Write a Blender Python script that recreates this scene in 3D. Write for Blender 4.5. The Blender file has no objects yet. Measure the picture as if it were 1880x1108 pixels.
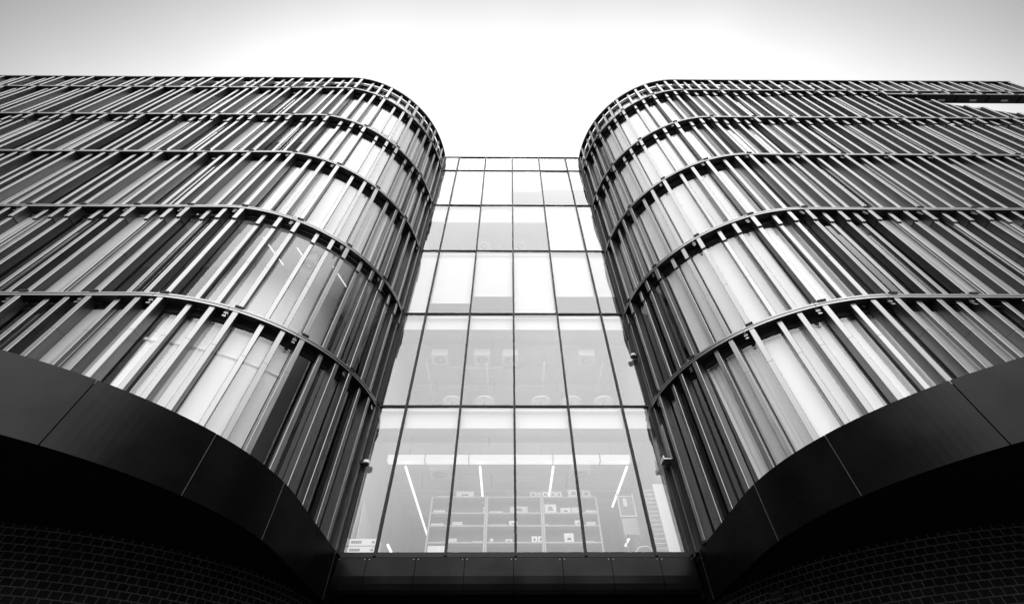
import bpy, bmesh, math, random
from mathutils import Vector, Matrix
random.seed(7)
sc = bpy.context.scene
C = sc.collection
PI = math.pi
# ------------------------------------------------------------------ camera
F_PX, PITCH, ROLL, YAW = 793.454, 0.846485, 0.00506979, 0.0101621
EYE = 1.6
cam = bpy.data.cameras.new('camera')
cam.sensor_width = 36.0; cam.sensor_fit = 'HORIZONTAL'
cam.lens = F_PX / 1880 * 36
cam.clip_start = 0.05; cam.clip_end = 2000
co = bpy.data.objects.new('camera', cam); C.objects.link(co)
rx = Vector((math.cos(YAW), -math.sin(YAW), 0)); fh = Vector((math.sin(YAW), math.cos(YAW), 0)); zz = Vector((0, 0, 1))
Dv = fh * math.cos(PITCH) + zz * math.sin(PITCH); Uv = zz * math.cos(PITCH) - fh * math.sin(PITCH)
right = rx * math.cos(ROLL) - Uv * math.sin(ROLL); up = rx * math.sin(ROLL) + Uv * math.cos(ROLL)
co.matrix_world = Matrix(((right.x, up.x, -Dv.x, 0), (right.y, up.y, -Dv.y, 0), (right.z, up.z, -Dv.z, EYE), (0, 0, 0, 1)))
sc.camera = co
# ------------------------------------------------------------------ sky, sun, exposure
SUN_EL = math.radians(48)
w = bpy.data.worlds.new('World'); sc.world = w; w.use_nodes = True
nt = w.node_tree; nt.nodes.clear()
def N(tree, t, **kw):
    n = tree.nodes.new(t)
    for k, v in kw.items(): setattr(n, k, v)
    return n
sky = N(nt, 'ShaderNodeTexSky', sky_type='NISHITA', sun_disc=False, sun_elevation=SUN_EL, sun_rotation=0.0)
sky.air_density = 1.0; sky.dust_density = 4.0; sky.ozone_density = 1.0
bw = N(nt, 'ShaderNodeRGBToBW'); nt.links.new(sky.outputs[0], bw.inputs[0])
tc = N(nt, 'ShaderNodeTexCoord'); sp = N(nt, 'ShaderNodeSeparateXYZ'); nt.links.new(tc.outputs['Generated'], sp.inputs[0])
def math_node(tree, op, a, b=None, c=None):
    n = N(tree, 'ShaderNodeMath', operation=op)
    for i, v in enumerate((a, b, c)):
        if v is None: continue
        if isinstance(v, (int, float)): n.inputs[i].default_value = v
        else: tree.links.new(v, n.inputs[i])
    return n.outputs[0]
def mrange(tree, v, a, b, c, d):
    n = N(tree, 'ShaderNodeMapRange', interpolation_type='SMOOTHSTEP')
    tree.links.new(v, n.inputs[0])
    for i, k in enumerate((a, b, c, d)): n.inputs[i + 1].default_value = k
    return n.outputs[0]
ax = math_node(nt, 'ABSOLUTE', sp.outputs[0])
ax2 = math_node(nt, 'ABSOLUTE', math_node(nt, 'SUBTRACT', sp.outputs[0], 0.05))
side = mrange(nt, math_node(nt, 'SUBTRACT', ax2, sp.outputs[1]), 0.1, 0.95, 1.0, 0.36)             # thin cloud ahead: brightest along the street's axis, dull to the sides
wide = mrange(nt, ax, 0.44, 0.80, 1.0, 0.06)
back = math_node(nt, 'MULTIPLY', mrange(nt, sp.outputs[1], 0.0, -0.45, 0.0, 1.0), wide)  # bright patch of sky added unseen behind the camera, lights facades and glass
low = mrange(nt, sp.outputs[2], 0.05, 0.50, 0.10, 1.0)
zen = mrange(nt, sp.outputs[1], 0.0, 0.32, 0.42, 1.0)
low2 = mrange(nt, sp.outputs[2], 0.36, 0.66, 0.05, 1.0)
noi = N(nt, 'ShaderNodeTexNoise'); noi.inputs['Scale'].default_value = 1.6; noi.inputs['Detail'].default_value = 3
nt.links.new(tc.outputs['Generated'], noi.inputs['Vector'])
cl = mrange(nt, noi.outputs['Fac'], 0.3, 0.7, 0.93, 1.07)
ahead = math_node(nt, 'MULTIPLY', math_node(nt, 'MULTIPLY', math_node(nt, 'MULTIPLY', side, zen), low2), 13.8)
over = math_node(nt, 'MULTIPLY', math_node(nt, 'ADD', ahead, math_node(nt, 'MULTIPLY', back, 44.0)), math_node(nt, 'MULTIPLY', cl, low))
tot = math_node(nt, 'ADD', over, math_node(nt, 'MULTIPLY', bw.outputs[0], 0.22))
cmb = N(nt, 'ShaderNodeCombineColor')
for i in range(3): nt.links.new(tot, cmb.inputs[i])
bg = N(nt, 'ShaderNodeBackground'); bg.inputs['Strength'].default_value = 0.10
nt.links.new(cmb.outputs[0], bg.inputs['Color'])
wo = N(nt, 'ShaderNodeOutputWorld'); nt.links.new(bg.outputs[0], wo.inputs[0])
sl = bpy.data.lights.new('sun', 'SUN'); sl.energy = 1.2; sl.angle = math.radians(10); sl.color = (1, 1, 1)
so = bpy.data.objects.new('sun', sl); C.objects.link(so)
so.rotation_euler = (-(PI / 2 - SUN_EL), 0, 0); so.location = (0, 60, 60)
sc.view_settings.view_transform = 'Standard'; sc.view_settings.look = 'None'
sc.view_settings.exposure = 0.0; sc.view_settings.gamma = 1.0
sc.render.engine = 'CYCLES'
sc.cycles.max_bounces = 8; sc.cycles.transparent_max_bounces = 12; sc.cycles.diffuse_bounces = 3; sc.cycles.glossy_bounces = 4
# ------------------------------------------------------------------ materials
M = {}
def mat(name, v, rough=0.5, metal=0.0, var=0.0, scale=3.0, spec=0.5, bump=0.0, bscale=30.0, stretch=(1, 1, 1), coat=0.0, emit=0.0, rvar=0.0, byobj=0.0):
    m = bpy.data.materials.new(name); m.use_nodes = True; M[name] = m
    t = m.node_tree; p = t.nodes['Principled BSDF']
    p.inputs['Base Color'].default_value = (v, v, v, 1); p.inputs['Roughness'].default_value = rough
    p.inputs['Metallic'].default_value = metal; p.inputs['Specular IOR Level'].default_value = spec
    p.inputs['Coat Weight'].default_value = coat
    if emit: p.inputs['Emission Color'].default_value = (1, 1, 1, 1); p.inputs['Emission Strength'].default_value = emit
    tcn = N(t, 'ShaderNodeTexCoord'); mp = N(t, 'ShaderNodeMapping'); mp.inputs['Scale'].default_value = stretch
    t.links.new(tcn.outputs['Object'], mp.inputs[0])
    n = N(t, 'ShaderNodeTexNoise'); n.inputs['Scale'].default_value = scale; n.inputs['Detail'].default_value = 5
    t.links.new(mp.outputs[0], n.inputs['Vector'])
    col = mrange(t, n.outputs['Fac'], 0.25, 0.75, v * (1 - var), v * (1 + var))
    if byobj:
        oi = N(t, 'ShaderNodeObjectInfo')
        k = N(t, 'ShaderNodeMapRange'); t.links.new(oi.outputs['Random'], k.inputs[0])
        k.inputs[3].default_value = 1 - byobj; k.inputs[4].default_value = 1 + byobj
        col = math_node(t, 'MULTIPLY', col, k.outputs[0])
    cc = N(t, 'ShaderNodeCombineColor')
    for i in range(3): t.links.new(col, cc.inputs[i])
    t.links.new(cc.outputs[0], p.inputs['Base Color'])
    if rvar:
        r = mrange(t, n.outputs['Fac'], 0.3, 0.7, max(0.02, rough - rvar), rough + rvar); t.links.new(r, p.inputs['Roughness'])
    if bump:
        nb = N(t, 'ShaderNodeTexNoise'); nb.inputs['Scale'].default_value = bscale; nb.inputs['Detail'].default_value = 4
        t.links.new(mp.outputs[0], nb.inputs['Vector'])
        b = N(t, 'ShaderNodeBump'); b.inputs['Strength'].default_value = bump; b.inputs['Distance'].default_value = 0.02
        t.links.new(nb.outputs['Fac'], b.inputs['Height']); t.links.new(b.outputs[0], p.inputs['Normal'])
    return m
mat('aluminium', 0.235, 0.34, 0.93, 0.12, 4, byobj=0.10, rvar=0.05, stretch=(6, 6, 0.5))
mat('dark_fin_side', 0.11, 0.4, 0.9, 0.12, 4, byobj=0.2, stretch=(6, 6, .5))
mat('ledge_metal', 0.24, 0.34, 0.8, 0.05, 2)
mat('dark_metal', 0.018, 0.4, 0.2, 0.2, 3)
mat('black_gap', 0.006, 0.8)
mat('frame', 0.010, 0.5, 0.0, 0.1, spec=0.25)
mat('steel', 0.3, 0.3, 0.9, 0.1, 8)
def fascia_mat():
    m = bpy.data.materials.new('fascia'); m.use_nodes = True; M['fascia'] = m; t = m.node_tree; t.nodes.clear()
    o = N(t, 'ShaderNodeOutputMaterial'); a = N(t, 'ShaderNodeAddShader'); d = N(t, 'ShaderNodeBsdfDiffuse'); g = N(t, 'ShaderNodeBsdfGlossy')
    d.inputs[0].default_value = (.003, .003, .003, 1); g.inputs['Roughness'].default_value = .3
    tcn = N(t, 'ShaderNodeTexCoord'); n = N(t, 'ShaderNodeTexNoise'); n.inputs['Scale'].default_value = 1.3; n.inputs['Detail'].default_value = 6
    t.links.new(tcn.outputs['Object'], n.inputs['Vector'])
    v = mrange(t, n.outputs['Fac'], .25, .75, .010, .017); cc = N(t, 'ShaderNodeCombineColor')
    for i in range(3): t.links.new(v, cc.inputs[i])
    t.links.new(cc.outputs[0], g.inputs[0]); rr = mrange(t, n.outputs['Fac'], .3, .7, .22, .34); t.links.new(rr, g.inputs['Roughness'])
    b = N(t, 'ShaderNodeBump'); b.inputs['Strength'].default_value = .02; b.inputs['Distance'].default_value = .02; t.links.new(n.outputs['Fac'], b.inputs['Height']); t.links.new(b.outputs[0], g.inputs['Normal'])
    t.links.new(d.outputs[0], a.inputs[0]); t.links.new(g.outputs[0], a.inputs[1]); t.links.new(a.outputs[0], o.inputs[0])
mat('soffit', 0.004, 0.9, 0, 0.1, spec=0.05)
fascia_mat()
mat('core', 0.03, 0.8, 0, 0.3, 1.2)
mat('blind', 0.86, 0.85, 0, 0.03, 1.5, byobj=0.05)
mat('curtain', 0.80, 0.9, 0, 0.10, 5, stretch=(3, 3, 0.1), byobj=0.06)
mat('white_paint', 0.74, 0.5, 0, 0.03)
mat('paper', 0.85, 0.7, 0, 0.05, 12)
mat('carton', 0.6, 0.7, 0, 0.1, 9)
mat('ink', 0.03, 0.6)
mat('shelf_metal', 0.34, 0.45, 0.2, 0.05)
mat('shelf_back', 0.16, 0.7, 0, 0.2, 4)
mat('room_wall', 0.5, 0.8, 0, 0.12, 0.8)
mat('room_dark', 0.20, 0.8, 0, 0.2, 0.8)
mat('ceiling', 0.55, 0.85, 0, 0.10, 1.0, bump=0.1, bscale=6)
mat('cladding', 0.36, 0.6, 0, 0.05, 0.8, byobj=0.08)
mat('roller_blind', 0.55, 0.85, 0, 0.03, 1.5, byobj=0.04)
mat('spandrel', 0.6, 0.6, 0, 0.04, 0.7)
mat('lamp', 0.9, 0.5, emit=1.1)
mat('bright_lamp', 0.85, 0.5, emit=0.9)
mat('duct_glow', 0.8, 0.5, emit=0.45)
mat('asphalt', 0.04, 0.85, 0, 0.3, 6, bump=0.4, bscale=60)
mat('paving', 0.07, 0.8, 0, 0.2, 3, bump=0.2, bscale=30)
mat('leaf', 0.06, 0.6, 0, 0.4, 10)
def glass(name, ior, tint, wav, rough=0.0):
    m = bpy.data.materials.new(name); m.use_nodes = True; M[name] = m
    t = m.node_tree; t.nodes.clear()
    o = N(t, 'ShaderNodeOutputMaterial'); mx = N(t, 'ShaderNodeMixShader'); lw = N(t, 'ShaderNodeLayerWeight'); lw.inputs[0].default_value = 0.5; f0 = 2 * ((ior - 1) / (ior + 1)) ** 2
    tr = N(t, 'ShaderNodeBsdfTransparent'); tr.inputs[0].default_value = (tint, tint, tint, 1)
    gl = N(t, 'ShaderNodeBsdfGlossy'); gl.inputs['Roughness'].default_value = rough; gl.inputs[0].default_value = (.97, .97, .97, 1)
    tcn = N(t, 'ShaderNodeTexCoord'); n = N(t, 'ShaderNodeTexNoise'); n.inputs['Scale'].default_value = 0.7; n.inputs['Detail'].default_value = 1
    t.links.new(tcn.outputs['Object'], n.inputs['Vector'])
    b = N(t, 'ShaderNodeBump'); b.inputs['Strength'].default_value = wav; b.inputs['Distance'].default_value = 0.02
    t.links.new(n.outputs['Fac'], b.inputs['Height']); t.links.new(b.outputs[0], gl.inputs['Normal'])
    fac = math_node(t, 'MULTIPLY_ADD', math_node(t, 'POWER', lw.outputs['Facing'], 4.0), 1 - f0, f0); t.links.new(fac, mx.inputs[0]); t.links.new(tr.outputs[0], mx.inputs[1]); t.links.new(gl.outputs[0], mx.inputs[2]); t.links.new(mx.outputs[0], o.inputs[0])
glass('glass', 1.63, 0.86, 0.06)
glass('wing_glass', 1.48, 0.95, 0.04)
# glazed dark brick: running bond, pale mortar
def brick_mat():
    m = bpy.data.materials.new('brick'); m.use_nodes = True; M['brick'] = m
    t = m.node_tree; p = t.nodes['Principled BSDF']
    uv = N(t, 'ShaderNodeUVMap', uv_map='UVMap')
    b = N(t, 'ShaderNodeTexBrick'); t.links.new(uv.outputs[0], b.inputs['Vector'])
    b.offset = 0.5
    b.inputs['Color1'].default_value = (.0025, .0025, .0025, 1); b.inputs['Color2'].default_value = (.012, .012, .012, 1)
    b.inputs['Mortar'].default_value = (.15, .15, .15, 1)
    b.inputs['Scale'].default_value = 1; b.inputs['Mortar Size'].default_value = 0.007; b.inputs['Mortar Smooth'].default_value = 0.25
    b.inputs['Brick Width'].default_value = 0.135; b.inputs['Row Height'].default_value = 0.098; b.inputs['Bias'].default_value = 0
    n = N(t, 'ShaderNodeTexNoise'); n.inputs['Scale'].default_value = 2.5; t.links.new(uv.outputs[0], n.inputs['Vector'])
    mx = N(t, 'ShaderNodeMix', data_type='RGBA', blend_type='MULTIPLY'); mx.inputs[0].default_value = 0.8
    t.links.new(b.outputs['Color'], mx.inputs[6]); t.links.new(n.outputs['Fac'], mx.inputs[7]); t.links.new(mx.outputs[2], p.inputs['Base Color'])
    p.inputs['Roughness'].default_value = 0.55; p.inputs['Specular IOR Level'].default_value = 0.12
    bm_ = N(t, 'ShaderNodeBump'); bm_.invert = True; bm_.inputs['Strength'].default_value = 0.6; bm_.inputs['Distance'].default_value = 0.01
    t.links.new(b.outputs['Fac'], bm_.inputs['Height']); t.links.new(bm_.outputs[0], p.inputs['Normal'])
brick_mat()
# ------------------------------------------------------------------ mesh helpers
class MB:
    def __init__(s): s.v = []; s.f = []; s.m = []; s.mats = []
    def mi(s, name):
        if name not in s.mats: s.mats.append(name)
        return s.mats.index(name)
    def face(s, pts, mt):
        i = len(s.v); s.v += [tuple(p) for p in pts]; s.f.append(tuple(range(i, i + len(pts)))); s.m.append(s.mi(mt))
    def hexa(s, p, mt):   # p: 8 points, bottom loop then top loop
        i = len(s.v); s.v += [tuple(q) for q in p]; k = s.mi(mt)
        for f in ((3, 2, 1, 0), (4, 5, 6, 7), (0, 1, 5, 4), (1, 2, 6, 5), (2, 3, 7, 6), (3, 0, 4, 7)):
            s.f.append(tuple(i + a for a in f)); s.m.append(k)
    def box(s, x0, x1, y0, y1, z0, z1, mt):
        s.hexa([(x0, y0, z0), (x1, y0, z0), (x1, y1, z0), (x0, y1, z0), (x0, y0, z1), (x1, y0, z1), (x1, y1, z1), (x0, y1, z1)], mt)
    def prism(s, loop, z0, z1, mt):  # extrude an xy loop
        i = len(s.v); n = len(loop); k = s.mi(mt)
        s.v += [(a, b, z0) for a, b in loop] + [(a, b, z1) for a, b in loop]
        s.f.append(tuple(i + j for j in range(n))[::-1]); s.m.append(k)
        s.f.append(tuple(i + n + j for j in range(n))); s.m.append(k)
        for j in range(n):
            q = (j + 1) % n; s.f.append((i + j, i + q, i + n + q, i + n + j)); s.m.append(k)
    def sweep(s, rows, mt, closed=True, caps=True):  # rows: list of sections (equal length point lists)
        i = len(s.v); n = len(rows[0]); k = s.mi(mt)
        for r in rows: s.v += [tuple(p) for p in r]
        for a in range(len(rows) - 1):
            for j in range(n if closed else n - 1):
                q = (j + 1) % n
                s.f.append((i + a * n + j, i + a * n + q, i + (a + 1) * n + q, i + (a + 1) * n + j)); s.m.append(k)
        if closed and caps:
            s.f.append(tuple(i + j for j in range(n))[::-1]); s.m.append(k)
            e = i + (len(rows) - 1) * n; s.f.append(tuple(e + j for j in range(n))); s.m.append(k)
    def tube(s, pts, r, mt, n=8):
        pts = [Vector(p) for p in pts]; rows = []
        for i, p in enumerate(pts):
            d = (pts[min(i + 1, len(pts) - 1)] - pts[max(i - 1, 0)]).normalized()
            a = d.cross(Vector((0, 0, 1)) if abs(d.z) < .9 else Vector((0, 1, 0))).normalized(); b = d.cross(a)
            rows.append([p + (a * math.cos(t * 2 * PI / n) + b * math.sin(t * 2 * PI / n)) * r for t in range(n)])
        s.sweep(rows, mt)
    flip = None
    def mesh(s, name, smooth=False):
        me = bpy.data.meshes.new(name); me.from_pydata(s.v, [], s.f)
        for n in s.mats: me.materials.append(M[n])
        me.polygons.foreach_set('material_index', s.m)
        bm = bmesh.new(); bm.from_mesh(me); bmesh.ops.recalc_face_normals(bm, faces=bm.faces); bm.to_mesh(me); bm.free()
        if smooth: me.polygons.foreach_set('use_smooth', [True] * len(me.polygons))
        me.update(); return me
    def build(s, name, parent=None, smooth=False, loc=None, rz=0):
        return put(name, s.mesh(name, smooth), parent, loc, rz)
def put(name, me, parent=None, loc=None, rz=0):
    o = bpy.data.objects.new(name, me); C.objects.link(o)
    if parent: o.parent = parent
    if loc is not None: o.location = loc
    o.rotation_euler = (0, 0, rz); return o
def tag(o, label, cat, group=None):
    o['label'] = label; o['category'] = cat
    if group: o['group'] = group
    return o
def empty(name, loc, label, cat, group=None):
    o = bpy.data.objects.new(name, None); C.objects.link(o); o.location = loc; o.empty_display_size = .3
    return tag(o, label, cat, group)
# ------------------------------------------------------------------ dimensions
YF, YC, R = 6.2316, 10.5174, 4.474
CY = YF + R
L = [3.4556 + EYE + 3.9 * i for i in range(6)]; LT = L[5] + 1.807
XL, XR = -3.750, 4.075
class Path:   # plan line of a wing front; u runs left to right, o inwards from the front line
    def __init__(s, side, xc, cy=CY, r=R): s.side, s.xc, s.cy, s.r = side, xc, cy, r
    def fr(s, u):
        if s.side < 0:
            if u <= s.xc: return Vector((u, s.cy - s.r, 0)), Vector((0, -1, 0))
            a = (u - s.xc) / s.r
            if a > PI / 2: return Vector((s.xc + s.r, s.cy + (a - PI / 2) * s.r, 0)), Vector((1, 0, 0))
            return Vector((s.xc + s.r * math.sin(a), s.cy - s.r * math.cos(a), 0)), Vector((math.sin(a), -math.cos(a), 0))
        if u >= s.xc: return Vector((u, s.cy - s.r, 0)), Vector((0, -1, 0))
        a = (s.xc - u) / s.r
        if a > PI / 2: return Vector((s.xc - s.r, s.cy + (a - PI / 2) * s.r, 0)), Vector((-1, 0, 0))
        return Vector((s.xc - s.r * math.sin(a), s.cy - s.r * math.cos(a), 0)), Vector((-math.sin(a), -math.cos(a), 0))
    def p(s, u, o, z):
        q, n = s.fr(u); q = q - n * o; return Vector((q.x, q.y, z))
    def us(s, u0, u1, step=0.2):
        pts = {u0, u1}
        lo, hi = (s.xc, s.xc + s.r * PI / 2) if s.side < 0 else (s.xc - s.r * PI / 2, s.xc)
        for k in (lo, hi):
            if u0 < k < u1: pts.add(k)
        a, b = max(u0, lo), min(u1, hi)
        if b > a:
            n = max(1, int((b - a) / step))
            for i in range(n + 1): pts.add(a + (b - a) * i / n)
        r = sorted(pts); out = [r[0]]
        for x in r[1:]:
            if x - out[-1] > 1e-4: out.append(x)
        return out
def slab(mb, P, u0, u1, o0, o1, z0, z1, mt, step=0.2):
    mb.sweep([[P.p(u, o0, z0), P.p(u, o0, z1), P.p(u, o1, z1), P.p(u, o1, z0)] for u in P.us(u0, u1, step)], mt)
# ------------------------------------------------------------------ facade kit
LEDGE = [(0, 0), (0, -.045), (.03, -.045), (.03, -.07), (0, -.07), (0, -.12), (.23, -.12), (.23, 0)]
def fin_mesh(kind, h, cap, seam, foot=True):
    w, o0, o1 = {'deep_fin': (.125, .012, .25), 'medium_fin': (.12, .035, .268), 'slim_fin': (.115, .085, .175)}[kind]
    mb = MB(); c = .008
    def seg(z0, z1, a, b, ww=w, dark=False):
        x = ww / 2
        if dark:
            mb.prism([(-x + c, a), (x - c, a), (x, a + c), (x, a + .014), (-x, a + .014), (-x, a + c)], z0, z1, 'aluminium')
            mb.prism([(-x + .001, a + .0145), (x - .001, a + .0145), (x - .001, b), (-x + .001, b)], z0 + .001, z1 - .001, 'dark_fin_side'); return  # capped fins: side faces darker than the thin front strip
        mb.prism([(-x + c, a), (x - c, a), (x, a + c), (x, b), (-x, b), (-x, a + c)], z0, z1, 'aluminium')
    g = .007
    if cap:
        hc = .52
        sp_ = [0, seam, h - hc - .03]
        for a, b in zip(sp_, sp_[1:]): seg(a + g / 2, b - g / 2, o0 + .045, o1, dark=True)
        seg(h - hc, h, o0, o1)
        mb.box(-w / 2 + .01, w / 2 - .01, o0 + .06, o1 - .01, h - hc - .035, h - hc + .005, 'black_gap')
    else:
        sp_ = [0, seam, h] if seam else [0, h]
        for a, b in zip(sp_, sp_[1:]): seg(a + g / 2, b - g / 2, o0, o1)
    if seam: mb.box(-w / 2 + .01, w / 2 - .01, o0 + .06, o1 - .01, seam - .02, seam + .02, 'black_gap')
    if foot and kind == 'deep_fin':
        mb.box(-w / 2 - .015, w / 2 + .03, o0 - .035, o0 + .03, 0.0, .05, 'black_gap')
    return mb.mesh(kind)
FIN = {}
def fin(kind, P, u, z0, h, cap, seam, par):
    key = (kind, round(h, 2), cap, round(seam, 2))
    if key not in FIN: FIN[key] = fin_mesh(kind, h, cap, seam)
    q, n = P.fr(u)
    rz = math.atan2(n.x, -n.y)
    return put(kind, FIN[key], par, (q.x, q.y, z0), rz)
def bracket_mesh():
    mb = MB()
    for s in (-.025, .025):
        mb.tube([(s, .05, -.12), (s - .02, .07, -.20), (s + .005, .04, -.30)], .006, 'steel', 6)
    mb.tube([(0, .06, -.29), (0, .06, .10)], .006, 'steel', 6)
    mb.box(-.045, .045, .04, .08, -.21, -.19, 'steel'); mb.box(-.04, .035, .03, .07, -.31, -.29, 'steel')
    mb.box(-.04, .04, .035, .07, -.17, -.155, 'dark_metal')
    return mb.mesh('ledge_bracket')
BR = bracket_mesh()
def window(P, u0, us_, um, u1, z0, z1, par, cover, drop, ruffle=False):
    """one storey-high window bay: frame > pane, curtain or blind"""
    mb = MB(); zt = z1 - .30
    for u in (us_, um, u0 + .02, u1 - .02):
        c = .03 if u in (us_, um) else .016
        mb.hexa([P.p(u - c, .255, z0 + .05), P.p(u + c, .255, z0 + .05), P.p(u + c, .33, z0 + .05), P.p(u - c, .33, z0 + .05),
                 P.p(u - c, .255, zt), P.p(u + c, .255, zt), P.p(u + c, .33, zt), P.p(u - c, .33, zt)], 'frame')
    slab(mb, P, u0, u1, .235, .36, z0 + .001, z0 + .05, 'frame'); slab(mb, P, u0, u1, .27, .36, zt, z1 - .125, 'black_gap')
    if cover == 'solid':
        for a_, b_ in ((u0 + .004, us_ - .02), (us_ + .02, um - .02), (um + .02, u1 - .004)):
            cp = MB(); slab(cp, P, a_, b_, .262, .30, z0 + .052, zt - .004, 'cladding'); cp.build('cladding_panel', par)
        return
    fr = mb.build('window', par)
    g = MB(); uu = P.us(u0 + .036, u1 - .036, .25)
    g.sweep([[P.p(u, 0.285, z0 + .05), P.p(u, 0.285, zt)] for u in uu], 'wing_glass', closed=False)
    g.build('pane', fr, smooth=True)
    if cover:
        c = MB(); zb = z0 + .06 + drop * (zt - z0)
        n = 64 if cover == 'curtain' else 6
        amp = .02 if cover == 'curtain' else 0.0
        ph = random.random() * 6; a0 = u0 + .05; a1 = u1 - .05; rows = []
        bunch = random.uniform(.0, .35) if cover == 'curtain' and random.random() < .4 else 0
        for i in range(n + 1):
            t = i / n; u = a0 + (a1 - a0) * t
            d = amp * (math.sin(i * .95 + ph) + .6 * math.sin(i * .53 + ph * 2))
            ub = u + bunch * (1 - t) * .5
            rows.append([P.p(min(ub, a1), .42 + d, zb), P.p(u, .42 + d * .6, zt - .03)])
        c.sweep(rows, cover, closed=False)
        if ruffle:
            zr = zt - .75
            c.sweep([[P.p(a0 + (a1 - a0) * i / 60, .38 + .012 * (i % 2), zr + .012 * math.sin(i * 2.1)), P.p(a0 + (a1 - a0) * i / 60, .38 + .012 * (i % 2), zr + .075 + .012 * math.sin(i * 1.7))] for i in range(61)], 'blind', closed=False)
        c.build(cover, fr, smooth=True)
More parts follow.
